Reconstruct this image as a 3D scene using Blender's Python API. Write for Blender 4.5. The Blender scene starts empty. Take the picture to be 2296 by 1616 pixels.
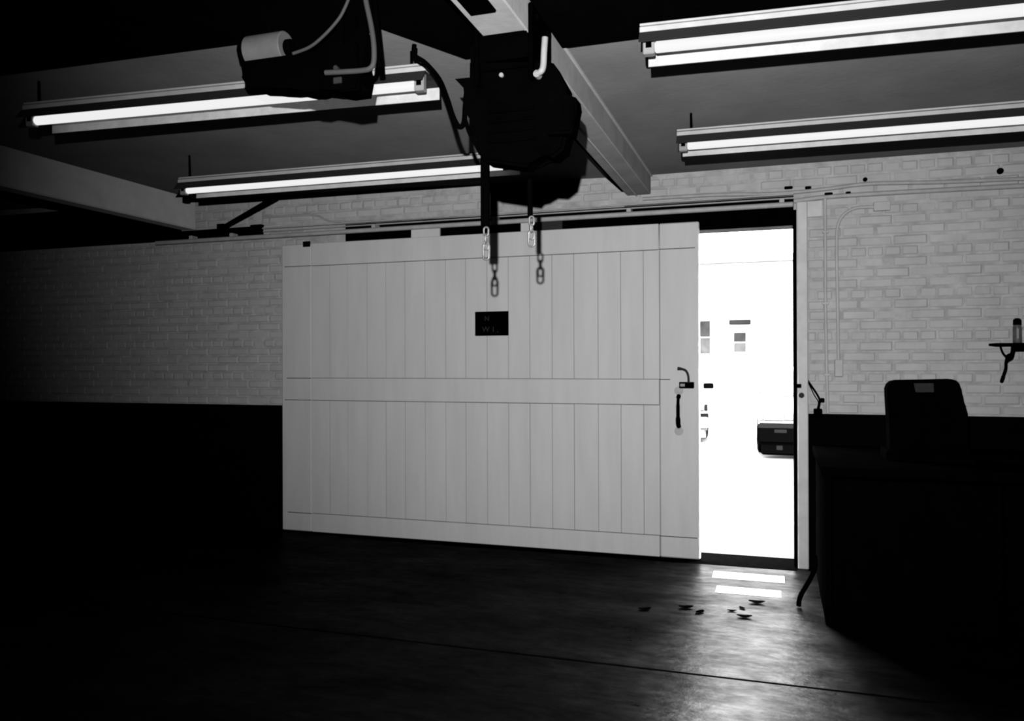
import bpy, bmesh, math, random
from mathutils import Vector, Matrix

random.seed(7)
S = bpy.context.scene
COL = S.collection
W, H, F = 2296, 1616, 1801.0

# ------------------------------------------------------------------ camera
YAW, PITCH, ROLL = .3187, .0022, -.0033
CAM = Vector((0, 0, 1.5))
fwd = Vector((-math.sin(YAW) * math.cos(PITCH), math.cos(YAW) * math.cos(PITCH), math.sin(PITCH)))
r0 = fwd.cross(Vector((0, 0, 1))).normalized()
u0 = r0.cross(fwd)
rgt = r0 * math.cos(ROLL) + u0 * math.sin(ROLL)
up = -r0 * math.sin(ROLL) + u0 * math.cos(ROLL)
cd = bpy.data.cameras.new('camera')
cd.sensor_fit = 'HORIZONTAL'
cd.sensor_width = 36
cd.lens = 36 * F / W
cd.clip_start = .05
cd.clip_end = 300
cam = bpy.data.objects.new('camera', cd)
COL.objects.link(cam)
m = Matrix((rgt, up, -fwd)).transposed().to_4x4()
m.translation = CAM
cam.matrix_world = m
S.camera = cam

# ------------------------------------------------------------------ light and exposure
TUBE_L = .85
SKY_L = 55.0
FLASH_W = 950.0
w = bpy.data.worlds.new('overcast_sky')
S.world = w
w.use_nodes = True
w.node_tree.nodes['Background'].inputs[0].default_value = (1, 1, 1, 1)
w.node_tree.nodes['Background'].inputs[1].default_value = SKY_L
# the photographer's flashgun, held a little above and to the left of the lens
fd = bpy.data.lights.new('flashgun', 'SPOT')
fd.energy = FLASH_W
fd.shadow_soft_size = .012
fd.spot_size = math.radians(86)
fd.spot_blend = 1.0
fo = bpy.data.objects.new('flashgun', fd)
COL.objects.link(fo)
FP = CAM - rgt * .07 + up * .295
aim = fwd + rgt * ((1440 - W / 2) / F) - up * ((640 - H / 2) / F)
fo.matrix_world = Matrix.Translation(FP) @ aim.to_track_quat('-Z', 'Y').to_matrix().to_4x4()
vs = S.view_settings
vs.view_transform = 'Standard'
vs.look = 'None'
vs.exposure = 0
vs.gamma = 1
vs.use_curve_mapping = False
S.cycles.use_denoising = True
S.cycles.max_bounces = 8
S.cycles.diffuse_bounces = 0
S.cycles.filter_width = 3.0


# ------------------------------------------------------------------ pixel -> place
def ray(x, y): return fwd + rgt * ((x - W / 2) / F) - up * ((y - H / 2) / F)
def onY(x, y, Y): v = ray(x, y); return CAM + v * (Y / v.y)
def onZ(x, y, Z): v = ray(x, y); return CAM + v * ((Z - 1.5) / v.z)


# ------------------------------------------------------------------ materials
def mat(name, col, rough=.6, spec=.3, var=0.0, scale=6.0, metallic=0.0, bump=0.0, bscale=40.0, stretch=(1, 1, 1), rvar=0.0, emit=0.0):
    M = bpy.data.materials.new(name)
    M.use_nodes = True
    nt = M.node_tree
    b = nt.nodes['Principled BSDF']
    g = (col, col, col, 1) if not isinstance(col, tuple) else (*col, 1)
    b.inputs['Base Color'].default_value = g
    b.inputs['Roughness'].default_value = rough
    b.inputs['Specular IOR Level'].default_value = spec
    b.inputs['Metallic'].default_value = metallic
    if emit:
        b.inputs['Emission Color'].default_value = (1, 1, 1, 1)
        b.inputs['Emission Strength'].default_value = emit
    if var or bump or rvar:
        tc = nt.nodes.new('ShaderNodeTexCoord')
        ge = nt.nodes.new('ShaderNodeNewGeometry')
        mp = nt.nodes.new('ShaderNodeMapping')
        mp.inputs['Scale'].default_value = stretch
        nt.links.new(ge.outputs['Position'], mp.inputs['Vector'])
        if var or rvar:
            n = nt.nodes.new('ShaderNodeTexNoise')
            n.inputs['Scale'].default_value = scale
            n.inputs['Detail'].default_value = 6
            n.inputs['Roughness'].default_value = .65
            nt.links.new(mp.outputs[0], n.inputs['Vector'])
        if var:
            mr = nt.nodes.new('ShaderNodeMapRange')
            mr.inputs['From Min'].default_value = .3
            mr.inputs['From Max'].default_value = .7
            mr.inputs['To Min'].default_value = g[0] * (1 - var)
            mr.inputs['To Max'].default_value = min(1, g[0] * (1 + var))
            nt.links.new(n.outputs['Fac'], mr.inputs['Value'])
            nt.links.new(mr.outputs[0], b.inputs['Base Color'])
        if rvar:
            m2 = nt.nodes.new('ShaderNodeMapRange')
            m2.inputs['From Min'].default_value = .35
            m2.inputs['From Max'].default_value = .65
            m2.inputs['To Min'].default_value = rough - rvar
            m2.inputs['To Max'].default_value = rough + rvar
            nt.links.new(n.outputs['Fac'], m2.inputs['Value'])
            nt.links.new(m2.outputs[0], b.inputs['Roughness'])
        if bump:
            n2 = nt.nodes.new('ShaderNodeTexNoise')
            n2.inputs['Scale'].default_value = bscale
            n2.inputs['Detail'].default_value = 5
            nt.links.new(mp.outputs[0], n2.inputs['Vector'])
            bp = nt.nodes.new('ShaderNodeBump')
            bp.inputs['Strength'].default_value = bump
            bp.inputs['Distance'].default_value = .01
            nt.links.new(n2.outputs['Fac'], bp.inputs['Height'])
            nt.links.new(bp.outputs[0], b.inputs['Normal'])
    return M


def floor_mat():
    """oil-blackened concrete with a dull, blotchy sheen"""
    K = bpy.data.materials.new('oily_concrete')
    K.use_nodes = True
    nt = K.node_tree
    nt.nodes.remove(nt.nodes['Principled BSDF'])
    N = nt.nodes.new
    ge = N('ShaderNodeNewGeometry')
    def noise(scale, stretch, detail=6, rough=.65):
        mp = N('ShaderNodeMapping'); mp.inputs['Scale'].default_value = stretch
        mp.inputs['Rotation'].default_value = (0, 0, .12)
        nt.links.new(ge.outputs['Position'], mp.inputs['Vector'])
        n = N('ShaderNodeTexNoise'); n.inputs['Scale'].default_value = scale
        n.inputs['Detail'].default_value = detail; n.inputs['Roughness'].default_value = rough
        nt.links.new(mp.outputs[0], n.inputs['Vector'])
        return n.outputs['Fac']
    def ramp(v, a, b, lo, hi):
        r = N('ShaderNodeMapRange'); r.inputs['From Min'].default_value = a; r.inputs['From Max'].default_value = b
        r.inputs['To Min'].default_value = lo; r.inputs['To Max'].default_value = hi
        nt.links.new(v, r.inputs['Value']); return r.outputs[0]
    def mul(a, b):
        m_ = N('ShaderNodeMath'); m_.operation = 'MULTIPLY'
        nt.links.new(a, m_.inputs[0]); nt.links.new(b, m_.inputs[1]); return m_.outputs[0]
    sheen = mul(ramp(noise(2.2, (.6, 1.3, 1)), .32, .68, FLOOR_S * .45, FLOOR_S * 1.55), ramp(noise(14, (.6, 1.3, 1), 8, .7), .35, .65, .65, 1.35))
    gl = N('ShaderNodeBsdfGlossy'); gl.distribution = 'GGX'
    nt.links.new(sheen, gl.inputs['Color'])
    nt.links.new(ramp(noise(3.1, (.7, 1.2, 1)), .35, .65, .27, .41), gl.inputs['Roughness'])
    bp = N('ShaderNodeBump'); bp.inputs['Strength'].default_value = .35; bp.inputs['Distance'].default_value = .01
    nt.links.new(noise(16, (.7, 1.2, 1), 5), bp.inputs['Height'])
    nt.links.new(bp.outputs[0], gl.inputs['Normal'])
    df = N('ShaderNodeBsdfDiffuse'); df.inputs['Color'].default_value = (.0012, .0012, .0012, 1)
    ad = N('ShaderNodeAddShader')
    nt.links.new(gl.outputs[0], ad.inputs[0]); nt.links.new(df.outputs[0], ad.inputs[1])
    nt.links.new(ad.outputs[0], nt.nodes['Material Output'].inputs['Surface'])
    return K


FLOOR_S = .014
M = dict(
    brick=mat('painted_brick', .53, .75, .15, .12, 4, bump=.25, bscale=45),
    mortar=mat('painted_mortar', .49, .85, .2, .25, 9, bump=.3, bscale=80),
    dado=mat('black_wall_paint', .0015, .9, .0, .3, 5),
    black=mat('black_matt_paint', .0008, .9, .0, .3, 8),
    soffit=mat('matt_black_sheet', .002, .9, .0, .3, 4),
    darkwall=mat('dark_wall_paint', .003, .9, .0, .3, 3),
    ceiling=mat('ceiling_whitewash', .36, .85, .15, .15, 2.0, bump=.1, bscale=30),
    beam_white=mat('beam_whitewash', .8, .8, .1, .1, 5, bump=.1, bscale=25),
    beam=mat('beam_paint', .52, .7, .2, .18, 5, bump=.1, bscale=25),
    door=mat('door_paint', .66, .55, .25, .06, 3, bump=.06, bscale=30, stretch=(3, 3, .4)),
    rail=mat('rail_paint', .45, .5, .3, .15, 12),
    post=mat('post_paint', .66, .6, .2, .1, 8),
    pale=mat('pale_enamel', .30, .5, .3, .1, 15),
    drum=mat('drum_enamel', .15, .55, .2, .15, 12),
    pipe=mat('dull_pipe_paint', .06, .6, .2, .15, 12),
    batten=mat('batten_enamel', .5, .5, .3, .12, 10),
    reflector=mat('reflector_enamel', .55, .5, .3, .15, 10),
    reflector_dull=mat('dusty_reflector_enamel', .62, .6, .2, .2, 10),
    wing=mat('dark_grey_enamel', .03, .7, .1),
    tube=mat('lit_tube_glass', .06, .5, .1, emit=TUBE_L),
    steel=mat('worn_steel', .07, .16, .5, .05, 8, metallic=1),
    chain=mat('galvanised_steel', .18, .4, .5, .15, 40, metallic=.4),
    cord=mat('grey_cord', .07, .8, .1),
    threshold=mat('threshold_rubber', .0008, .95, .0, .3, 20),
    leaf=mat('dry_leaf', .002, .9, .0, .3, 30),
    floor=floor_mat(),
    ground=mat('yard_asphalt', .026, .85, .1, .05, .6),
    render=mat('facade_render', .085, .9, .1, .03, .5),
    glass=mat('window_glass', .008, .9, .0, .4, 1.2),
    dirtyglass=mat('dusty_glass', .02, .9, .0, .4, 1.5),
    winsign=mat('facade_sign_paint', .005, .9, .0, .2, 3),
    carpaint=mat('car_paint', .10, .5, .1),
    plastic=mat('bumper_plastic', .0004, .9, .0),
    tyre=mat('tyre_rubber', .001, .9, .0),
    lamp=mat('headlamp_glass', .085, .5, .1),
    plate=mat('number_plate', .004, .9, .0),
    letter=mat('sign_letter_paint', .02, .7, .2, .3, 60),
    sticker=mat('faded_sticker', .014, .7, .2, .35, 60),
    bottle=mat('bottle_glass', .10, .3, .4, .3, 30),
)


# ------------------------------------------------------------------ object helpers
def link(name, me, material, parent=None):
    o = bpy.data.objects.new(name, me)
    COL.objects.link(o)
    if material is not None and me is not None and not me.materials:
        me.materials.append(material)
    if parent is not None:
        o.parent = parent
    return o


def bobj(name, bm, material, parent=None, smooth=False):
    bmesh.ops.recalc_face_normals(bm, faces=bm.faces)
    me = bpy.data.meshes.new(name)
    bm.to_mesh(me)
    bm.free()
    if smooth:
        for p in me.polygons:
            p.use_smooth = True
        try:
            me.set_sharp_from_angle(angle=math.radians(40))
        except Exception:
            pass
    return link(name, me, material, parent)


def tag(o, label=None, cat=None, group=None, kind=None):
    if label: o['label'] = label
    if cat: o['category'] = cat
    if group: o['group'] = group
    if kind: o['kind'] = kind
    return o


def empty(name, loc=(0, 0, 0), rz=0):
    o = bpy.data.objects.new(name, None)
    o.empty_display_size = .1
    COL.objects.link(o)
    o.location = loc
    o.rotation_euler = (0, 0, rz)
    return o


def off(parent):
    return Vector(parent.location) if parent is not None else Vector((0, 0, 0))


def add_box(bm, a, b, bev=0.0, seg=1):
    x0, y0, z0 = a
    x1, y1, z1 = b
    vs_ = [bm.verts.new(p) for p in [(x0, y0, z0), (x1, y0, z0), (x1, y1, z0), (x0, y1, z0), (x0, y0, z1), (x1, y0, z1), (x1, y1, z1), (x0, y1, z1)]]
    fs = [bm.faces.new([vs_[i] for i in f]) for f in [(0, 3, 2, 1), (4, 5, 6, 7), (0, 1, 5, 4), (1, 2, 6, 5), (2, 3, 7, 6), (3, 0, 4, 7)]]
    if bev:
        es = list({e for f in fs for e in f.edges})
        bmesh.ops.bevel(bm, geom=es, offset=bev, segments=seg, affect='EDGES')
    return bm


def box(name, a, b, material, parent=None, bev=0.0, seg=1):
    """corners in world space; parent's location is subtracted (parents are unrotated)"""
    o = off(parent)
    return bobj(name, add_box(bmesh.new(), Vector(a) - o, Vector(b) - o, bev, seg), material, parent)


def lbox(name, a, b, material, parent=None, bev=0.0, seg=1):
    return bobj(name, add_box(bmesh.new(), a, b, bev, seg), material, parent)


def add_tube(bm, pts, r, n=10, closed=False, caps=True):
    pts = [Vector(p) for p in pts]
    rr = r if isinstance(r, (list, tuple)) else [r] * len(pts)
    rings = []
    prev = None
    N = len(pts)
    for i, p in enumerate(pts):
        if closed:
            t = pts[(i + 1) % N] - pts[i - 1]
        else:
            t = pts[min(i + 1, N - 1)] - pts[max(i - 1, 0)]
        t.normalize()
        if prev is None:
            a = Vector((0, 0, 1)) if abs(t.z) < .9 else Vector((1, 0, 0))
            x = t.cross(a).normalized()
        else:
            x = (prev - t * prev.dot(t)).normalized()
        prev = x
        y = t.cross(x)
        rings.append([bm.verts.new(p + (x * math.cos(2 * math.pi * k / n) + y * math.sin(2 * math.pi * k / n)) * rr[i]) for k in range(n)])
    for i in range(N if closed else N - 1):
        A, B = rings[i], rings[(i + 1) % N]
        for k in range(n):
            bm.faces.new([A[k], A[(k + 1) % n], B[(k + 1) % n], B[k]])
    if caps and not closed:
        bm.faces.new(rings[0][::-1])
        bm.faces.new(rings[-1])
    return bm


def spline(pts, k=6):
    P = [Vector(p) for p in pts]
    out = []
    for i in range(len(P) - 1):
        p0, p1, p2, p3 = P[max(i - 1, 0)], P[i], P[i + 1], P[min(i + 2, len(P) - 1)]
        for j in range(k):
            t = j / k
            out.append(.5 * ((2 * p1) + (p2 - p0) * t + (2 * p0 - 5 * p1 + 4 * p2 - p3) * t * t + (3 * p1 - p0 - 3 * p2 + p3) * t ** 3))
    out.append(P[-1])
    return out


def tube(name, pts, r, material, parent=None, n=10, smooth=True):
    o = off(parent)
    return bobj(name, add_tube(bmesh.new(), [Vector(p) - o for p in pts], r, n), material, parent, smooth)


def add_prism(bm, poly, y0, y1, bev=0.0):
    """poly: list of (x,z); extruded from y0 to y1"""
    a = [bm.verts.new((x, y0, z)) for x, z in poly]
    b = [bm.verts.new((x, y1, z)) for x, z in poly]
    n = len(a)
    fs = [bm.faces.new(a), bm.faces.new(b[::-1])]
    for i in range(n):
        fs.append(bm.faces.new([a[i], b[i], b[(i + 1) % n], a[(i + 1) % n]]))
    if bev:
        es = list({e for e in fs[0].edges} | {e for e in fs[1].edges})
        bmesh.ops.bevel(bm, geom=es, offset=bev, segments=2, affect='EDGES')
    return bm


def pxprism(name, pts, Y, depth, material, parent=None, bev=0.0):
    """solid with a front outline measured in the photograph on the plane y = Y; the right-hand side is brought in
    so that the outline of the whole solid, with its depth, keeps the measured width"""
    o = off(parent)
    P = [onY(x, y, Y) for x, y in pts]
    return bobj(name, add_prism(bmesh.new(), [(p.x - o.x, p.z - o.z) for p in P], Y - o.y, Y + depth - o.y, bev), material, parent)


def pxbox(name, x0, y0, x1, y1, Y, depth, material, parent=None, bev=0.0):
    a = onY(x0, (y0 + y1) / 2, Y)
    b = onY(x1, (y0 + y1) / 2, Y + (depth if depth > 0 else 0) if b_left(x1) else Y)
    t = onY((x0 + x1) / 2, y0, Y)
    c = onY((x0 + x1) / 2, y1, Y)
    return box(name, (a.x, Y, c.z), (b.x, Y + depth, t.z), material, parent, bev)


def b_left(x): return False


def cyl(name, p0, p1, r, material, parent=None, n=20, bev=0):
    o = off(parent)
    p0, p1 = Vector(p0) - o, Vector(p1) - o
    if bev:
        t = (p1 - p0).normalized()
        pts = [p0, p0 + t * bev, p1 - t * bev, p1]
        rr = [r - bev, r, r, r - bev]
    else:
        pts, rr = [p0, p1], [r, r]
    return bobj(name, add_tube(bmesh.new(), pts, rr, n), material, parent, True)


# ------------------------------------------------------------------ setting: shell of the garage
WY = 6.26          # face of the back wall
CZ = 2.95          # ceiling
OX0, OX1, OZ = -3.60, .13, 2.505   # doorway in the back wall
XL, XR, YB = -8.0, 3.4, -4.5
cz = lambda x: CZ + max(0, (-1.0 - x)) * .022

fl = tag(lbox('floor', (XL, YB, -.30), (XR, WY, -.02), M['floor']), 'dark oily concrete floor of the garage', 'floor', kind='structure')
for y0, y1 in ((YB, .9), (.915, 3.93), (3.945, WY)):
    lbox('slab', (XL, y0, -.02), (XR, y1, 0), M['floor'], fl, .004)
tr = tag(lbox('trim_1', (OX0, 6.10, 0), (OX1, 6.46, .004), M['threshold']), 'black threshold strip across the doorway', 'threshold', kind='structure')

wall = bmesh.new()
add_box(wall, (XL, WY, -.3), (OX0, WY + .22, CZ + .3))
add_box(wall, (OX1, WY, -.3), (XR, WY + .22, CZ + .3))
add_box(wall, (OX0, WY, OZ), (OX1, WY + .22, CZ + .3))
wb = tag(bobj('wall_back', wall, M['mortar']), 'whitewashed brick wall with a black lower half around the doorway', 'wall', kind='structure')
DZ = 1.118
lbox('dado', (XL, WY - .008, 0), (OX0, WY, DZ), M['dado'], wb)
lbox('dado', (.20, WY - .008, 0), (XR, WY, DZ), M['dado'], wb)
lbox('lintel_shade', (OX0, WY - .012, OZ - .005), (OX1 - .01, WY, 2.715), M['black'], wb)  # flat black board standing in for the shadow over the doorway

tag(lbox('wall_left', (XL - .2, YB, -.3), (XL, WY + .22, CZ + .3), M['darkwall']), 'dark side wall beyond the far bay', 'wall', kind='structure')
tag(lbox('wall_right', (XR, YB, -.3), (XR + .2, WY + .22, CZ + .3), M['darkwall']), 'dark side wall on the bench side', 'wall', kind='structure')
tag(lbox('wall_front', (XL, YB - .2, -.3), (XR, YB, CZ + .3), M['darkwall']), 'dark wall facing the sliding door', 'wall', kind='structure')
ce = tag(bobj('ceiling', add_prism(bmesh.new(), [(XL - .2, cz(XL - .2)), (-1.0, CZ), (XR + .2, CZ), (XR + .2, CZ + .4), (XL - .2, CZ + .4)], YB - .2, WY + .22), M['ceiling']), 'whitewashed ceiling with a black part towards the viewer', 'ceiling', kind='structure')
# flat black sheet over the near part of the ceiling, its edge stepping back beside the hoist beam
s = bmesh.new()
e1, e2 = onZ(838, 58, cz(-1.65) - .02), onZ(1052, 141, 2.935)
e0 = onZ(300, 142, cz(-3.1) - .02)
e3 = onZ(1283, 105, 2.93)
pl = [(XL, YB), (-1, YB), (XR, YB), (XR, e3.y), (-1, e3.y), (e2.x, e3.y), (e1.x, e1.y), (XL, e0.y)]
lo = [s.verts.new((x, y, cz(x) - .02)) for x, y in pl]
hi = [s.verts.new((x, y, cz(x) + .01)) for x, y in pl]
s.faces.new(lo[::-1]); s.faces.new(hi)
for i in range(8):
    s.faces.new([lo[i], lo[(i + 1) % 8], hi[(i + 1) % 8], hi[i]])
bobj('black_soffit', s, M['soffit'], ce)

# ceiling beams
bl = onY(440, 515, WY)
tag(lbox('ceiling_beam', (bl.x - .15, YB, bl.z), (bl.x, WY, cz(bl.x) + .02), M['beam_white'], None, .012), 'deep pale concrete ceiling beam over the dark far bay', 'ceiling beam', kind='structure')
hb = onZ(1078, 70, 2.80)
hx0, hx1 = -1.112, -.925
ib = bmesh.new()
yN, yF = -1.0, WY
add_box(ib, (hx0, yN, 2.80), (hx1, yF, CZ + .01), .006)
hbm = tag(bobj('ceiling_beam', ib, M['beam']), 'pale painted beam carrying the black hoist', 'ceiling beam', kind='structure')
cyl('conduit', (hx0 + .075, 3.3, 2.796), (hx0 + .075, WY, 2.796), .006, M['beam_white'], hbm, 8)
box('fillet', (hx1, 1.0, CZ - .012), (hx1 + .012, WY, CZ), M['beam_white'], hbm)
box('cable_tray', (hx0 - .03, 3.0, 2.822), (hx0 - .008, 6.2, 2.845), M['black'], hbm)

# ------------------------------------------------------------------ bricks of the back wall
BL, BH, J = .215, .065, .010


def brick_mesh(l):
    bm = bmesh.new()
    c = .009
    d = .0085
    a = [bm.verts.new(p) for p in [(0, 0, 0), (l, 0, 0), (l, 0, BH), (0, 0, BH)]]
    b = [bm.verts.new(p) for p in [(c, -d, c), (l - c, -d, c), (l - c, -d, BH - c), (c, -d, BH - c)]]
    bm.faces.new(b)
    for i in range(4):
        bm.faces.new([a[i], a[(i + 1) % 4], b[(i + 1) % 4], b[i]])
    bmesh.ops.recalc_face_normals(bm, faces=bm.faces)
    me = bpy.data.meshes.new('brick')
    bm.to_mesh(me); bm.free()
    me.materials.append(M['brick'])
    return me


meshes = {}
places = []
z = DZ + .006
row = 0
while z + BH < CZ + .10:
    header = row % 4 == 3
    L = .1025 if header else BL
    x = -8.1 + (0 if row % 2 else -.112) + (.056 if header else 0)
    while x < 2.6:
        xa, xb = max(x, XL), x + L
        x += L + J
        cuts = [(xa, xb)]
        if z < 2.72:
            # keep clear of the doorway, the leaf and the post
            if xb > -4.02 and xa < .215:
                if xa < -4.02: cuts = [(xa, -4.02)]
                elif xb > .215: cuts = [(.215, xb)]
                else: continue
        if z + BH > cz(xb): continue
        for p, q in cuts:
            if q - p < .03: continue
            places.append((p, z, q - p))
    z += BH + J
    row += 1


def shown(p):
    x, z, l = p
    if x > 1.75 or x < -7.6: return 0
    if x > .2: return 3 + (z > 0)
    if z > 2.66 and x > -5.1: return 2
    return 1 + x * .05


places = [p for p in places if p[0] > XL]
places.sort(key=lambda p: -shown(p))
rest = bmesh.new()
for i, (x, z, l) in enumerate(places):
    l = round(l, 3)
    dy = random.uniform(-.004, .003)
    if i < 296:
        if l not in meshes: meshes[l] = brick_mesh(l)
        o = bpy.data.objects.new('brick', meshes[l])
        COL.objects.link(o)
        o.parent = wb
        o.location = (x + random.uniform(-.002, .002), WY + dy + .0045, z + random.uniform(-.0015, .0015))
        o.rotation_euler = (random.uniform(-.012, .012), random.uniform(-.006, .006), random.uniform(-.01, .01))
    else:
        n0 = len(rest.verts)
        rest.from_mesh(meshes.setdefault(l, brick_mesh(l)) if l in meshes else meshes.setdefault(l, brick_mesh(l)))
        rest.verts.ensure_lookup_table()
        for v in rest.verts[n0:]:
            v.co += Vector((x, WY + dy + .0045, z))
tag(bobj('brick_field', rest, M['brick'], wb), kind='stuff')

# ------------------------------------------------------------------ sliding door
DY = 6.177
DX0, DX1 = -4.206, -.554
DT = 2.555
dr = tag(empty('door_1', ((DX0 + DX1) / 2, DY + .03, 0)), 'large pale sliding door of vertical boards, pushed partly open', 'sliding door', kind='structure')
sx0, sx1 = onY(697, 600, DY).x, onY(1478, 600, DY).x
zt, zm1, zm0, zb = 2.358, 1.365, 1.172, .172
b_ = .008
box('stile', (DX0, DY, .012), (sx0, DY + .05, DT), M['door'], dr, b_)
box('stile', (sx1, DY, .012), (DX1, DY + .05, DT), M['door'], dr, b_)
box('top_rail', (sx0 + .003, DY, zt), (sx1 - .003, DY + .05, DT), M['door'], dr, .004)
box('middle_rail', (sx0 + .003, DY, zm0), (sx1 - .003, DY + .05, zm1), M['door'], dr, .003)
box('bottom_rail', (sx0 + .003, DY, .012), (sx1 - .003, DY + .05, zb), M['door'], dr, .004)
seams = [697, 738, 778, 822, 864, 907, 952, 998, 1043, 1091, 1139, 1187, 1237, 1286, 1340, 1391, 1442, 1478]
sx = [onY(p, 600, DY).x for p in seams]
for lo_, hi_ in ((zm1 + .004, zt - .004), (zb + .004, zm0 - .004)):
    for i in range(len(sx) - 1):
        g = .0011
        d_ = random.uniform(.003, .005)
        box('board', (sx[i] + g, DY + d_, lo_), (sx[i + 1] - g, DY + .04, hi_), M['door'], dr, .0015)
box('backing', (sx0, DY + .041, zb), (sx1, DY + .048, zt), M['door'], dr)
# rebate joints of the rails at the stiles, shown as the dark lines ending at the stiles
for (xa, xb, zz) in ((DX0 + .03, sx0, zt), (sx1, DX1 - .03, zt), (DX0 + .05, sx0, zm1), (DX0 + .03, sx0, zm0), (sx1, sx1 + .08, zm1), (DX0 + .06, sx0, zb), (sx1, DX1 - .02, zb)):
    box('joint_line', (xa, DY - .0012, zz - .003), (xb, DY + .002, zz + .003), M['wing'], dr)
# pull handle
hd = onY(1522, 920, DY)
h = tag(bobj('pull_handle', add_tube(bmesh.new(), [Vector(p) - off(dr) for p in spline([(hd.x, DY, hd.z + .11), (hd.x, DY - .045, hd.z + .085), (hd.x, DY - .055, hd.z), (hd.x, DY - .045, hd.z - .095), (hd.x, DY, hd.z - .12)], 5)],
        [.017] * 4 + [.012] * 4 + [.014] * 5 + [.018] * 8, 10), M['black'], dr, True), 'black pull handle between two round pads')
for dz in (.15, -.155):
    cyl('handle_pad', (hd.x, DY - .006, hd.z + dz), (hd.x, DY, hd.z + dz), .032, M['rail'], dr, 18, .002)
# latch: box staple with a curved lever
la = onY(1540, 863, DY)
lat = box('latch', (la.x - .055, DY - .03, la.z - .024), (la.x + .055, DY, la.z + .024), M['black'], dr, .004)
box('latch_plate', (la.x - .045, DY - .034, la.z - .010), (la.x - .012, DY - .029, la.z + .010), M['pale'], dr)
tube('lever', spline([onY(1544, 858, DY - .025), onY(1543, 842, DY - .03), onY(1538, 831, DY - .035), onY(1529, 827, DY - .035), onY(1519, 826, DY - .035)], 5),
     [.009] * 16 + [.011, .012, .013, .013, .012], M['wing'], dr)
# sign hung on the door: dark board with worn lettering
sa, sb = onY(1066, 699, DY), onY(1141, 752, DY)
sg = tag(empty('sign', ((sa.x + sb.x) / 2, DY - .02, sb.z)), 'small black notice board with worn lettering on the pale door', 'sign')
box('board', (sa.x, DY - .014, sb.z), (sb.x, DY - .0005, sa.z), M['black'], sg, .004)


def letters(txt, px, py, size, shear=0.0):
    cu = bpy.data.curves.new('lettering', 'FONT')
    cu.body = txt
    cu.size = size
    cu.shear = shear
    cu.extrude = .0006
    o = bpy.data.objects.new('lettering', cu)
    COL.objects.link(o)
    dg = bpy.context.evaluated_depsgraph_get()
    me = bpy.data.meshes.new_from_object(o.evaluated_get(dg))
    bpy.data.objects.remove(o)
    p = onY(px, py, DY - .015)
    o = link('lettering', me, M['letter'], sg)
    o.rotation_euler = (math.pi / 2, 0, 0)
    o.location = p - off(sg)
    return o


letters('N', 1086, 719, .055)
letters('W', 1081, 744, .062)
letters('I', 1104, 744, .062)
letters('.', 1114, 745, .062)

# ------------------------------------------------------------------ track of the sliding door
RY = 6.165
ra, rb = onY(350, 572, RY), onY(1778, 471, RY)
rz = (onY(1400, 480, RY).z + onY(1000, 506, RY).z) / 2
tk = tag(empty('door_track', (0, WY - .05, 2.55)), 'long pale tubular track from which the sliding door hangs', 'door track')
cyl('rail', (ra.x, RY, rz), (rb.x, RY, rz), .019, M['rail'], tk, 16)
box('cover_strip', (-4.44, WY - .030, rz + .054), (.12, WY - .001, rz + .063), M['rail'], tk, .002)
box('cover_strip', (-4.44, WY - .040, rz + .080), (.12, WY - .001, rz + .092), M['rail'], tk, .002)
box('shade_board', (-7.7, WY - .022, rz + .024), (-4.45, WY - .0005, 2.752), M['black'], tk, .002)  # black board added to put shade on the wall left of the door
box('shade_board', (-7.95, WY - .022, 2.753), (-5.36, WY - .0005, 3.035), M['black'], tk, .002)  # second added board, blackening the wall beyond the beam up to the ceiling
for x in (-5.2, -4.75, -3.3, -2.2, -1.1, 0.02):
    box('bracket', (x, RY - .004, rz + .012), (x + .035, WY - .001, rz + .05), M['rail'], tk, .003)
for pa, pb in ((921, 985), (1167, 1186), (1214, 1260)):
    A, B = onY(pa, 520, DY), onY(pb, 520, DY)
    box('hanger', (A.x, DY + .004, DT - .02), (B.x, DY + .03, rz), M['door'] if pa != 1214 else M['wing'], tk, .003)
A = onY(680, 545, DY)
box('stop_block', (A.x, DY - .012, DT - .03), (A.x + .075, DY, DT + .02), M['black'], tk, .004)

# post at the closing edge of the doorway, with its lock keep
po = tag(empty('trim_2', (.17, 6.2, 0)), 'pale painted post on the closing edge of the doorway', 'door post', kind='structure')
box('post', (.138, 6.165, 0), (.212, WY, 2.655), M['post'], po, .006)
box('seal_strip', (.112, 6.172, .01), (.1375, WY, 2.60), M['threshold'], po, .004)
k = onY(1793, 864, 6.165)
box('lock_keep', (k.x - .028, 6.155, k.z - .018), (k.x + .012, 6.166, k.z + .012), M['black'], po, .003)
k2 = onY(1797, 886, 6.165)
cyl('keyhole_ring', (k2.x, 6.155, k2.z), (k2.x, 6.166, k2.z), .020, M['wing'], po, 14, .003)

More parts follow.
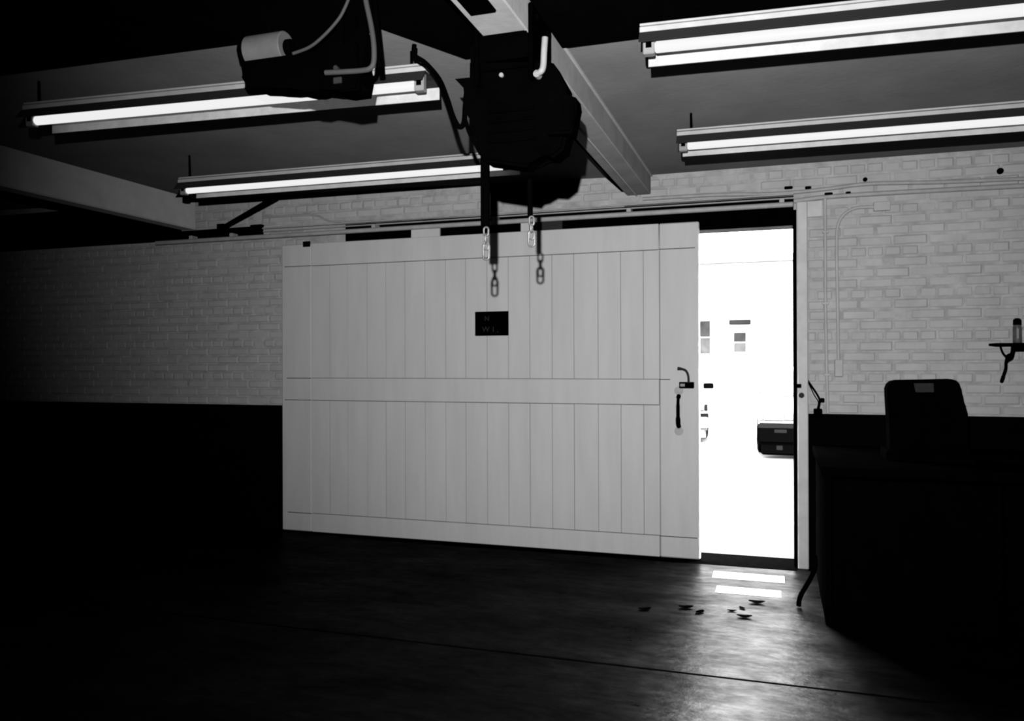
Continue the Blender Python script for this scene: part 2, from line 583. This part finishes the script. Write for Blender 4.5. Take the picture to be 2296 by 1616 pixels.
# ------------------------------------------------------------------ conduits on the wall
CY = WY - .016
px_ = lambda x, y, Y=CY: onY(x, y, Y)
t = tag(empty('wall_conduit', px_(1850, 925)), 'straight upright conduit running down the white wall beside the post', 'conduit')
tube('pipe', [px_(1850, 438), px_(1851, 700), px_(1856, 926)], .011, M['brick'], t)
for yy in (520, 680, 840):
    p = px_(1851 + (yy > 800) * 3, yy)
    box('saddle', (p.x - .022, CY - .013, p.z - .008), (p.x + .022, WY - .001, p.z + .008), M['brick'], t, .002)
t = tag(empty('wall_conduit', px_(1881, 845)), 'conduit bending over at the top and ending in a small switch box', 'conduit')
tube('pipe', spline([px_(1962, 464), px_(1920, 466), px_(1893, 480), px_(1879, 505), px_(1876, 550), px_(1878, 680), px_(1880, 812)], 6), .011, M['brick'], t)
p = px_(1881, 825)
box('switch_box', (p.x - .030, WY - .045, p.z - .062), (p.x + .026, WY - .001, p.z + .062), M['brick'], t, .005)
p2 = px_(1962, 464)
box('junction_box', (p2.x - .01, WY - .03, p2.z - .03), (p2.x + .10, WY - .001, p2.z + .035), M['brick'], t, .004)
t = tag(tube('wall_conduit', spline([px_(1440, 446), px_(1600, 437), px_(1740, 434), px_(1850, 424), px_(1950, 412), px_(2120, 408), px_(2400, 396)], 6), .014, M['rail']), 'upper of the two long pipes along the top of the white wall', 'conduit')
t = tag(tube('wall_conduit', spline([px_(1780, 451), px_(1860, 441), px_(2000, 432), px_(2150, 424), px_(2400, 411)], 6), .017, M['rail']), 'lower of the two long pipes, passing above the upright conduit', 'conduit')
t = tag(tube('wall_conduit', spline([px_(560, 490), px_(700, 482), px_(760, 497), px_(1000, 487), px_(1400, 462)], 5), .008, M['rail']), 'thin cable pipe clipped above the door track', 'conduit')
A, B = onY(498, 512, WY - .03), onZ(622, 440, CZ - .02)
t = tag(empty('diagonal_slat', A), 'black diagonal strut from the wall up to the ceiling', 'slat')
d = Vector(B) - Vector(A)
tube('bar', [A, B], .028, M['black'], t, 4, False)  # plain black bar on the slant
box('foot', (A.x - .04, WY - .06, A.z - .05), (A.x + .04, WY - .001, A.z + .04), M['black'], t, .004)
p = px_(580, 490)
t = tag(empty('wall_bracket', p), 'small bracket box fixed high on the wall behind the strut', 'bracket')
box('plate', (p.x - .05, WY - .03, p.z - .055), (p.x + .04, WY - .001, p.z + .06), M['brick'], t, .003)
box('ledge', (p.x - .07, WY - .05, p.z - .075), (p.x + .05, WY - .001, p.z - .058), M['black'], t, .002)

for hx_, hy_, rr in ((1940, 402, .016), (2243, 383, .022), (1387, 210, 0)):
    if rr:
        p = onY(hx_, hy_, WY - .012)
        cyl('hole_plug', (p.x, WY - .016, p.z), (p.x, WY + .01, p.z), rr, M['black'], wb, 12, .003)
for hx_, hy_, ww in ((1768, 420, .03), (1812, 420, .022), (1858, 434, .028), (1902, 432, .018)):
    p = onY(hx_, hy_, WY - .03)
    box('pipe_clip', (p.x - ww, WY - .034, p.z - .010), (p.x + ww, WY - .006, p.z + .010), M['black'], wb, .006)
a, b = onY(1807, 487, WY - .014), onY(1844, 449, WY - .014)
box('pad_stone', (a.x, WY - .018, a.z), (b.x, WY, b.z), M['post'], wb, .003)

# ------------------------------------------------------------------ fluorescent fittings
def fitting(P0, ang, L, label, far='reflector', rods=True):
    f = tag(empty('fluorescent_light', P0, ang), label, 'light', 'fluorescent fittings under the ceiling')
    lbox('batten', (-.03, -.03, .055), (L + .03, .035, .080), M['batten'], f, .003)
    lbox('lid', (-.03, -.022, .086), (L + .03, .03, .096), M['batten'], f, .002)
    lbox('spine', (-.02, -.010, .079), (L + .02, .02, .088), M['wing'], f)
    bm = bmesh.new()
    prof = [(-.030, .056), (-.075, .002), (-.071, .000), (-.024, .052), (.10, .056), (.152, .036), (.157, .038), (.104, .061)]
    a = [bm.verts.new((-.03, y, z_)) for y, z_ in prof]
    b = [bm.verts.new((L + .03, y, z_)) for y, z_ in prof]
    n = len(prof)
    for i in range(n):
        bm.faces.new([a[i], a[(i + 1) % n], b[(i + 1) % n], b[i]])
    bm.faces.new(a[::-1]); bm.faces.new(b)
    bobj('canopy', bm, M['wing'], f)
    lbox('reflector', (-.01, .152, -.022), (L + .035, .158, .037), M[far], f)
    t_ = bobj('tube', add_tube(bmesh.new(), [(0.03, 0, 0), (.036, 0, 0), (L - .036, 0, 0), (L - .03, 0, 0)], [.018, .023, .023, .018], 16), M['tube'], f, True)
    for x in (0, L - .012):
        hq = lbox('lampholder', (x - .018, -.02, -.03), (x + .030, .02, .056), M['pale'], f, .004)
        lbox('contact', (x - .006, -.024, -.006), (x + .018, -.019, .028), M['black'], f)
    if rods:
        for x in (.05, L - .05):
            h_ = cz((f.matrix_basis @ Vector((x, 0, 0))).x) - P0[2]
            bobj('hanger_rod', add_tube(bmesh.new(), [(x, 0, .095), (x, 0, h_ - (.025 if rods == 2 else 0))], .007, 8), M['black'], f, True)
    return f


def fit_px(p0, p1, z, label, L=None, **k):
    a, b = onZ(*p0, z), onZ(*p1, z)
    d = b - a
    return fitting(a, math.atan2(d.y, d.x), L or d.length, label, **k)


FZ = 2.80
fit_px((70, 272), (945, 191), 2.80, 'long fluorescent light partly hidden behind the black winch', far='reflector_dull')
fit_px((412, 428), (1139, 372), 2.76, 'fluorescent light above the left of the sliding door, its end behind the hoist')
fit_px((1452, 108), (2296, 22), 2.79, 'brightest, nearest fluorescent light, at the upper right beyond the hoist beam', L=2.35, rods=2)
fit_px((1530, 328), (2296, 268), 2.76, 'fluorescent light above the doorway and the white wall', L=2.35)
# ------------------------------------------------------------------ electric hoist on the steel beam
HY = 3.02
ho = tag(empty('chain_hoist', (-1.02, HY + .08, 2.1)), 'big black chain hoist hanging under the pale steel beam', 'hoist')
# trolley on the flange
for x in (hx0 - .028, hx1 + .010):
    box('trolley_plate', (x, HY - .04, 2.60), (x + .018, HY + .24, 2.90), M['black'], ho, .006)
    for y in (HY + .02, HY + .18):
        cyl('clamp_bolt', (x - .012, y, 2.86), (x + .030, y, 2.86), .014, M['black'], ho, 12, .003)
box('yoke', (hx0 - .02, HY + .06, 2.60), (hx1 + .02, HY + .14, 2.665), M['black'], ho, .008)
box('yoke', (hx0 - .012, HY - .02, 2.66), (hx1 + .012, HY + .22, 2.70), M['black'], ho, .006)
pxprism('trolley_cover', [(1079, 70), (1175, 58), (1192, 99), (1193, 142), (1054, 145), (1052, 110)], HY - .02, .10, M['black'], ho, .006)
Zp = 2.798
a, b = onZ(1052, 30, Zp), onZ(1128, -20, Zp)
box('limit_stop', (a.x + .004, 2.45, Zp - .010), (a.x + .108, a.y, Zp), M['black'], ho, .004)
# housings
pxprism('motor_housing', [(1051, 138), (1229, 135), (1240, 140), (1268, 190), (1270, 300), (1262, 334), (1240, 352), (1212, 343), (1192, 356), (1178, 374), (1086, 362), (1073, 346), (1070, 284), (1056, 279), (1050, 255)], HY, .12, M['black'], ho, .012)
pxprism('gear_cover', [(1226, 196), (1268, 208), (1290, 217), (1293, 236), (1286, 268), (1281, 297), (1226, 300)], HY - .05, .10, M['black'], ho, .01)
pxprism('side_bracket', [(1019, 176), (1060, 172), (1060, 262), (1049, 262), (1041, 240), (1041, 196)], HY + .02, .06, M['black'], ho, .004)
for i, zz in enumerate((2.50, 2.46, 2.42, 2.38)):
    pa = onY(1080, 200, HY)
    box('cooling_rib', (pa.x + .03, HY - .012, zz - .008), (pa.x + .22, HY + .01, zz + .004), M['black'], ho, .003)
# pale release lever beside the trolley
tube('release_lever', spline([onY(1222, 84, HY - .03), onY(1220, 115, HY - .03), onY(1218, 148, HY - .03), onY(1213, 160, HY - .03), onY(1202, 166, HY - .02)], 5), [.0125] * 16 + [.012, .012, .013, .014, .014], M['pale'], ho)
pv = onY(1206, 168, HY - .012)
bobj('lever_boss', add_tube(bmesh.new(), [Vector((pv.x, HY - .03, pv.z)) - off(ho), Vector((pv.x, HY + .01, pv.z)) - off(ho)], .014, 12), M['pale'], ho, True)
pv = onY(1123, 167, HY - .012)
cyl('rivet', (pv.x, HY - .012, pv.z), (pv.x, HY + .01, pv.z), .009, M['pale'], ho, 10, .002)


def strap(x0, x1, y0, y1, Y=HY + .06, mt='black', dep=.02, nm='chain_guide'):
    A_, B_ = onY(x0, y1, Y), onY(x1, y0, Y)
    return box(nm, (A_.x, Y, A_.z), (B_.x, Y + dep, B_.z), M[mt], ho, .003)


strap(1077, 1095, 340, 512)
strap(1182, 1192, 400, 488)


def link_mesh(wd, hg, r):
    pts = []
    for k in range(16):
        a_ = 2 * math.pi * k / 16
        pts.append((math.cos(a_) * wd / 2, 0, math.sin(a_) * wd / 2 + (hg / 2 - wd / 2) * (1 if math.sin(a_) >= 0 else -1)))
    bm = add_tube(bmesh.new(), pts, r, 6, closed=True)
    me = bpy.data.meshes.new('chain_link')
    bm.to_mesh(me); bm.free()
    for p_ in me.polygons: p_.use_smooth = True
    me.materials.append(M['chain'])
    return me


lm = link_mesh(.020, .036, .0040)
for (cx, y0, y1, end) in ((1089, 512, 556, 575), (1191, 488, 528, 545)):
    top, bot = onY(cx, y0, HY + .05), onY(cx, y1, HY + .05)
    n = max(2, int((top.z - bot.z) / .028) + 1)
    for i in range(n):
        o = link('chain_link', lm, None, ho)
        o.location = Vector((top.x, HY + .055, top.z - .012 - i * .028)) - off(ho)
        o.rotation_euler = (0, 0, (i % 2) * math.pi / 2)
    e = onY(cx, end, HY + .05)
    ring = link_mesh(.026, (bot.z - e.z) + .034, .0045)
    o = link('end_ring', ring, None, ho)
    o.location = Vector((e.x, HY + .055, (bot.z + e.z) / 2 + .004)) - off(ho)
# flex from the light to the hoist
FY = HY + .04
tag(tube('hoist_cable', spline([onY(929, 100, 3.22), onY(930, 124, 3.22), onY(955, 142, 3.22), onY(985, 178, 3.22), onY(1003, 222, 3.12), onY(1016, 262, FY), onY(1029, 284, FY), onY(1040, 276, FY), onY(1043, 240, FY), onY(1046, 206, FY)], 6), .011, M['black']),
    'thick black cable looping from the light fitting to the hoist', 'cable')
tag(tube('hoist_cable', spline([onY(1041, 262, FY - .02), onY(1052, 296, FY - .02), onY(1064, 318, FY - .02), onY(1078, 345, FY + .02)], 6), .009, M['black']),
    'short black cable hugging the left side of the hoist', 'cable')

# ------------------------------------------------------------------ ceiling winch in front of the left light
VY = 2.80
wn = tag(empty('ceiling_winch', onY(680, 240, VY)), 'black ceiling winch with a pale drum motor and conduit', 'winch')
c0, c1 = onY(541, 104, VY + .02), onY(624, 96, VY + .02)
rad = (onY(590, 62, VY).z - onY(590, 133, VY).z) / 2
zc = (c0.z + c1.z) / 2
cyl('drum_motor', (c0.x, VY + .08, zc), (c1.x, VY + .08, zc), rad, M['drum'], wn, 32, .004)
cyl('motor_end', (c0.x - .022, VY + .08, zc - .01), (c0.x + .002, VY + .08, zc - .01), rad * .93, M['black'], wn, 28, .006)
cyl('motor_end', (c1.x - .002, VY + .08, zc - .005), (c1.x + .03, VY + .08, zc - .005), rad * .55, M['black'], wn, 24, .006)
pxprism('winch_body', [(541, 136), (640, 124), (720, 112), (792, 88), (796, 104), (794, 130), (802, 150), (806, 166), (800, 200), (764, 205), (735, 196), (714, 198), (694, 203), (676, 202), (650, 196), (636, 193), (606, 196), (566, 195), (548, 187), (539, 172), (546, 151)], VY + .02, .13, M['black'], wn, .008)
pxprism('back_plate', [(529, 112), (536, 50), (640, 30), (796, 20), (797, 100), (700, 118), (600, 132), (542, 137), (532, 128)], VY + .16, .03, M['black'], wn, .003)
pxprism('drop_column', [(794, 70), (806, 60), (822, 58), (820, 90), (812, 150), (809, 168), (813, 190), (824, 198), (825, 207), (810, 210), (794, 209), (790, 180), (786, 120)], VY + .06, .03, M['black'], wn, .004)
tube('conduit_pipe', spline([onY(816, -30, VY), onY(821, 5, VY), onY(832, 57, VY), onY(838, 100, VY), onY(838, 138, VY), onY(830, 153, VY), onY(812, 158, VY), onY(770, 161, VY), onY(730, 163, VY)], 6), .0105, M['pipe'], wn)
tube('drop_rod', [onY(834, -60, VY + .03), onY(845, 57, VY + .03), onY(852, 152, VY + .03)], .012, M['black'], wn)
tube('motor_lead', spline([onY(786, -14, VY), onY(774, 16, VY), onY(759, 43, VY), onY(729, 77, VY), onY(695, 105, VY), onY(657, 120, VY)], 6), .0065, M['pipe'], wn)
for px0 in (600, 760):
    q = onY(px0, 120, VY + .08)
    box('suspension_bar', (q.x - .015, VY + .08, q.z), (q.x + .015, VY + .10, 2.93), M['black'], wn, .003)
q = onY(751, 151, VY)
cyl('bolt', (q.x, VY + .0, q.z), (q.x, VY + .03, q.z), .010, M['wing'], wn, 10, .002)
pw = onY(752, 177, VY)
box('nameplate', (pw.x - .018, VY + .012, pw.z - .012), (pw.x + .018, VY + .022, pw.z + .012), M['wing'], wn, .002)

# ------------------------------------------------------------------ bench, machine and small things on the right
BX0, BX1, BY0, BY1, BZ = .258, 2.9, 4.90, 6.17, .90
be = tag(empty('workbench', ((BX0 + BX1) / 2, (BY0 + BY1) / 2, 0)), 'black workbench along the white wall beside the doorway', 'workbench')
box('worktop', (BX0 - .02, BY0 - .02, BZ - .05), (BX1, BY1, BZ), M['black'], be, .006)
box('side_panel', (BX0, BY0, .0), (BX0 + .03, BY1, BZ - .05), M['black'], be)
box('side_panel', (BX1 - .04, BY0, .0), (BX1 - .01, BY1, BZ - .05), M['black'], be)
for i in range(3):
    xa = BX0 + .04 + i * .86
    dd = box('door', (xa, BY0 - .005, .08), (xa + .84, BY0 + .018, BZ - .07), M['black'], be, .004)
    box('plinth', (xa, BY0 + .05, 0), (xa + .84, BY0 + .07, .08), M['black'], be)
    bobj('knob', add_tube(bmesh.new(), [Vector((xa + .78, BY0 - .035, .55)) - off(be), Vector((xa + .78, BY0 - .005, .55)) - off(be)], .014, 12), M['black'], dd, True)
    dd.children[0].location = -dd.location
MY = 5.35
ma = tag(empty('bench_machine', onY(2080, 1000, MY)), 'black machine hood with rounded top corners and faded sticker on the bench', 'machine')
ma.location = (onY(2080, 930, MY).x, MY + .12, BZ)
outl = [(1997, 1035), (1995, 960), (1991, 890), (1990, 872), (1994, 862), (2002, 855), (2014, 852.5), (2080, 851.5), (2136, 850), (2146, 853), (2153, 860), (2157, 872), (2162, 900), (2164, 912), (2169, 918), (2172, 928), (2176, 1035)]
P = [onY(x, y, MY) for x, y in outl]
poly = [(p.x - ma.location.x, p.z - BZ) for p in P]
poly[0] = (poly[0][0], 0.0); poly[-1] = (poly[-1][0], 0.0)
bobj('hood', add_prism(bmesh.new(), poly, -.11, .06, .008), M['black'], ma)
box('base', (P[0].x - .03, MY - .04, BZ), (P[-1].x + .02, MY + .26, BZ + .06), M['black'], ma, .008)
sk = [onY(x, y, MY + .009) for x, y in ((2049, 859), (2093, 859), (2094, 879), (2053, 879))]
bm = bmesh.new()
lo_ = [bm.verts.new(Vector((p.x, MY + .0075, p.z)) - ma.location) for p in sk]
hi_ = [bm.verts.new(Vector((p.x, MY + .010, p.z)) - ma.location) for p in sk]
bm.faces.new(lo_); bm.faces.new(hi_[::-1])
for i in range(4): bm.faces.new([lo_[i], lo_[(i + 1) % 4], hi_[(i + 1) % 4], hi_[i]])
tag(bobj('sticker', bm, M['sticker'], ma), 'faded pale sticker')

# shelf with scroll bracket, and a bottle
SZ = onY(2260, 771, WY - .1).z
s0 = onY(2226, 771, WY - .12).x
sh = tag(empty('wall_shelf', (s0 + .4, WY - .1, SZ - .1)), 'narrow dark shelf on a scrolled bracket at the right of the white wall', 'shelf')
box('board', (s0, WY - .20, SZ - .012), (s0 + 1.0, WY - .001, SZ + .006), M['black'], sh, .003)
box('lip', (onY(2268, 780, WY - .2).x, WY - .2, SZ - .045), (s0 + 1.0, WY - .185, SZ - .010), M['black'], sh, .002)
g = WY - .10
tube('bracket', spline([onY(2272, 776, g), onY(2270, 792, g), onY(2262, 802, g), onY(2256, 812, g), onY(2255, 826, g), onY(2250, 842, g), onY(2246, 855, WY - .03)], 5),
     [.014] * 6 + [.017, .020, .023, .024, .023] + [.020, .017, .014, .012, .010] + [.010] * 10 + [.012] * 4 + [.012], M['black'], sh)
tube('bracket_stay', spline([onY(2243, 776, g), onY(2248, 790, g), onY(2256, 800, g)], 5), .007, M['black'], sh)
bo = onY(2281, 770, WY - .11)
bt = tag(empty('bottle', (bo.x, WY - .11, SZ + .006)), 'slim bottle with a black cap standing on the wall shelf', 'bottle')
bobj('body', add_tube(bmesh.new(), [(0, 0, 0), (0, 0, .006), (0, 0, .105), (0, 0, .122)], [.024, .0265, .0265, .022], 18), M['bottle'], bt, True)
bobj('cap', add_tube(bmesh.new(), [(0, 0, .120), (0, 0, .124), (0, 0, .155), (0, 0, .166)], [.024, .0255, .0245, .012], 18), M['black'], bt, True)
lbox('label_strip', (-.010, -.0285, .03), (.002, -.0262, .095), M['pale'], bt)

# cable beside the post, and its plug
cb = tag(empty('wall_lead', onY(1838, 930, WY - .03)), 'black lead drooping from the post to a plug above the bench', 'cable')
tube('cord', spline([onY(1808, 849, WY - .03), onY(1820, 866, WY - .03), onY(1832, 884, WY - .03), onY(1838, 898, WY - .03), onY(1836, 915, WY - .03), onY(1833, 934, WY - .03)], 5), .0075, M['black'], cb, 8)
tube('cord', spline([onY(1812, 857, WY - .025), onY(1826, 886, WY - .025), onY(1835, 902, WY - .025), onY(1830, 922, WY - .025)], 5), .004, M['black'], cb, 8)
p = onY(1844, 897, WY - .03)
box('plug', (p.x - .016, WY - .05, p.z - .016), (p.x + .014, WY - .012, p.z + .016), M['black'], cb, .005)
p = onY(1834, 922, WY - .03)
box('socket', (p.x - .03, WY - .045, p.z - .05), (p.x + .03, WY - .006, p.z + .02), M['black'], cb, .006)

# hose end hooking down beside the bench
hy = 5.45
hz = [onZ(1810, 1300, .16), onZ(1806, 1316, .14), onZ(1797, 1330, .08)]
tag(tube('air_hose', spline([Vector((.218, 5.30, .30)), Vector((.214, 5.27, .22)), onY(1806, 1316, 5.25), onY(1797, 1331, 5.22), onY(1792, 1346, 5.2), onY(1791, 1358, 5.2)], 6), .015, M['black']), 'end of a black hose drooping beside the workbench', 'hose')

# bright plates let into the floor
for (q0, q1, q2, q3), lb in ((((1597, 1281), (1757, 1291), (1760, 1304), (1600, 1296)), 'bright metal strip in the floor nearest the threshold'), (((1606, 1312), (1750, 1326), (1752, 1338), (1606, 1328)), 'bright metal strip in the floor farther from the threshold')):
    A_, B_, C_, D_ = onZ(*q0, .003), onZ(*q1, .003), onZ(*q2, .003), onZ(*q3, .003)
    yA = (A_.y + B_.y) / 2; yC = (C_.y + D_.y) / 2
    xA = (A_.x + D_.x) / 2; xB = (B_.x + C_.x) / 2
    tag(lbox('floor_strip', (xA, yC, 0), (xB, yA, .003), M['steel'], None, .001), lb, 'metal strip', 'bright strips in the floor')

# dry leaves blown in on the floor
lf = bmesh.new()
n = 8
top_ = []
for i in range(n + 1):
    t_ = i / n
    wv = math.sin(math.pi * t_) ** .6 * .034
    zc_ = .003 + .009 * (2 * t_ - 1) ** 2
    top_.append([lf.verts.new((-.05 + .1 * t_, s_ * wv, zc_ + abs(s_) * .006)) for s_ in (-1, 0, 1)])
for i in range(n):
    for k_ in range(2):
        try: lf.faces.new([top_[i][k_], top_[i + 1][k_], top_[i + 1][k_ + 1], top_[i][k_ + 1]])
        except Exception: pass
ext = bmesh.ops.solidify(lf, geom=list(lf.faces), thickness=.002)
me_leaf = bpy.data.meshes.new('dry_leaf')
lf.to_mesh(me_leaf); lf.free()
me_leaf.materials.append(M['leaf'])
for (x, y, rz_, sc, lb) in ((1538, 1363, .3, .9, 'largest dark dry leaf on the floor, towards the sliding door'), (1569, 1373, 1.0, .7, 'dark dry leaf just beside the largest leaf'), (1641, 1370, .1, .55, 'tiny dark leaf in the middle of the bright floor patch'),
                        (1664, 1364, 2.2, .5, 'tiny dark leaf lying tilted, second of the middle three'), (1697, 1352, .1, 1.0, 'long thin dark leaf close to the bright floor strips'), (1669, 1384, .1, .9, 'flat dark leaf nearest the viewer in the bright patch'), (1446, 1367, .5, .8, 'dark leaf alone at the dim edge of the bright patch')):
    o = link('dry_leaf', me_leaf, None)
    p = onZ(x, y, 0)
    o.location = (p.x, p.y, 0)
    o.rotation_euler = (0, 0, rz_)
    o.scale = (sc, sc, sc)
    tag(o, lb, 'leaf', 'dry leaves on the floor')

# ------------------------------------------------------------------ yard, building and cars outside
tag(lbox('ground', (-40, 6.46, -.3), (40, 80, 0), M['ground']), 'bright open yard outside the doorway', 'ground', kind='structure')
FYD = 38.0
bd = tag(empty('building', (onY(1660, 800, FYD).x, FYD, 0)), 'pale rendered building across the yard', 'building')
box('facade', (-24, FYD, 0), (22, FYD + 8, 6.2), M['render'], bd)
box('parapet', (-24.1, FYD - .12, 6.0), (22.1, FYD + 8, 6.35), M['render'], bd, .03)
q0, q1 = onY(1635, 727, FYD - .1), onY(1683, 716, FYD - .1)
tag(box('signboard', (q0.x, FYD - .12, q0.z), (q1.x, FYD - .01, q1.z), M['winsign'], bd, .02), 'dark grey strip sign')


def window(x0, y0, x1, y1, panes, mats):
    A_, B_ = onY(x0, y1, FYD - .02), onY(x1, y0, FYD - .02)
    f_ = box('window', (A_.x - .05, FYD - .05, A_.z - .05), (B_.x + .05, FYD - .001, B_.z + .05), M['render'], bd, .01)
    for k_ in range(panes):
        za = A_.z + (B_.z - A_.z) * k_ / panes + .03
        zb_ = A_.z + (B_.z - A_.z) * (k_ + 1) / panes - .03
        pn = box('pane', (A_.x, FYD - .07, za), (B_.x, FYD - .045, zb_), M[mats[k_]], bd)
        pn.parent = f_


window(1646, 744, 1672, 790, 2, ['dirtyglass', 'glass'])
window(1567, 718, 1592, 794, 2, ['dirtyglass', 'glass'])


def make_car(name, loc, rz_, bump, label):
    c = tag(empty(name, loc, rz_), label, 'car')
    # side profile (y back from the nose, z), nose at y=0, lofted over the width
    lowp = [(0.10, .28), (.02, .42), (.02, .70), (.10, .76), (1.15, .90), (3.05, .93), (4.05, .90), (4.15, .80), (4.15, .40), (4.05, .28)]
    roof = [(1.15, .90), (1.75, 1.36), (2.0, 1.40), (2.9, 1.40), (3.25, 1.32), (3.55, .92)]
    bm = bmesh.new()
    st = [(-.82, .90), (-.80, 1.0), (0, 1.0), (.80, 1.0), (.82, .90)]
    rings = []
    for x, k_ in st:
        rings.append([bm.verts.new((x, 2.1 + (y - 2.1) * (.985 if k_ < 1 else 1), .58 + (z_ - .58) * (.9 if k_ < 1 else 1))) for y, z_ in lowp])
    for a_, b_2 in zip(rings, rings[1:]):
        for i in range(len(lowp)):
            j = (i + 1) % len(lowp)
            bm.faces.new([a_[i], a_[j], b_2[j], b_2[i]])
    bm.faces.new(rings[0][::-1]); bm.faces.new(rings[-1])
    bobj('body', bm, M['carpaint'], c, True)
    bm = bmesh.new()
    rings = []
    for s_ in (-1, 1):
        rings.append([bm.verts.new((s_ * (.76 - (z_ - .9) * .34), y, z_)) for y, z_ in roof])
    n_ = len(roof)
    for i in range(n_):
        j = (i + 1) % n_
        bm.faces.new([rings[0][i], rings[0][j], rings[1][j], rings[1][i]])
    bm.faces.new(rings[0][::-1]); bm.faces.new(rings[1])
    bobj('cabin', bm, M['carpaint'], c)
    def pane(nm, pts):
        b2 = bmesh.new()
        b2.faces.new([b2.verts.new(p) for p in pts])
        bmesh.ops.solidify(b2, geom=list(b2.faces), thickness=.006)
        return bobj(nm, b2, M['lamp'], c)
    pane('windscreen', [(-.68, 1.20, .955), (.68, 1.20, .955), (.58, 1.70, 1.335), (-.58, 1.70, 1.335)])
    for s_ in (-1, 1):
        pane('side_window', [(s_ * .765, 1.40, .94), (s_ * .765, 2.35, .94), (s_ * .63, 2.35, 1.33), (s_ * .63, 1.80, 1.33)])
        pane('side_window', [(s_ * .765, 2.42, .94), (s_ * .765, 3.30, .94), (s_ * .63, 3.10, 1.33), (s_ * .63, 2.42, 1.33)])
        for y in (.80, 3.35):
            wl = bobj('wheel', add_tube(bmesh.new(), [(s_ * .66, y, .30), (s_ * .68, y, .30), (s_ * .83, y, .30), (s_ * .85, y, .30)], [.26, .30, .30, .26], 24), M['tyre'], c, True)
            bobj('hubcap', add_tube(bmesh.new(), [(s_ * .84, y, .30), (s_ * .858, y, .30)], .17, 20), M['lamp' if bump == 'plastic' else 'tyre'], wl, True)
        lbox('headlamp', (min(s_ * .74, s_ * .44), -.005, .58), (max(s_ * .74, s_ * .44), .04, .70), M['lamp'], c, .01)
        lbox('indicator', (min(s_ * .81, s_ * .755), .0, .58), (max(s_ * .81, s_ * .755), .06, .70), M['winsign' if s_ > 0 else 'lamp'], c, .008)
        mi = lbox('door_mirror', (min(s_ * .80, s_ * 1.0), 1.36, .95), (max(s_ * .80, s_ * 1.0), 1.44, 1.06), M['plastic' if bump == 'carpaint' else 'carpaint'], c, .015)
    lbox('wiper', (-.55, 1.12, .915), (.3, 1.15, .93), M['plastic'], c)
    lbox('grille', (-.43, -.003, .59), (.43, .03, .69), M['lamp'], c, .006)
    for i in range(3):
        lbox('grille_bar', (-.42 + i * .28 + .12, -.008, .59), (-.42 + i * .28 + .135, .0, .69), M['winsign'], c)
    bp = lbox('bumper', (-.84, -.10, .22), (.84, .12, .54), M[bump], c, .04, 2)
    lbox('bumper_trim', (-.82, -.106, .47), (.82, -.095, .535), M['plate'], c, .004)
    lbox('valance', (-.78, -.06, .05), (.78, .20, .235), M[bump], c, .03)
    lbox('number_plate', (-.58, -.108, .40), (-.40, -.098, .45), M['plate'], c, .002)
    lbox('fog_lamp', (-.55, -.07, .13), (-.46, -.058, .20), M['plate'], c, .004)
    return c


ca = onZ(1697, 1027, 0)
make_car('parked_car', (ca.x + .84, ca.y + .1, 0), 0, 'plastic', 'white car facing the doorway with a black bumper, parked beside the post')
cb2 = onZ(1606, 994, 0)
make_car('parked_car', (cb2.x - .98, cb2.y + .2, 0), .13, 'carpaint', 'white car half hidden behind the edge of the sliding door')
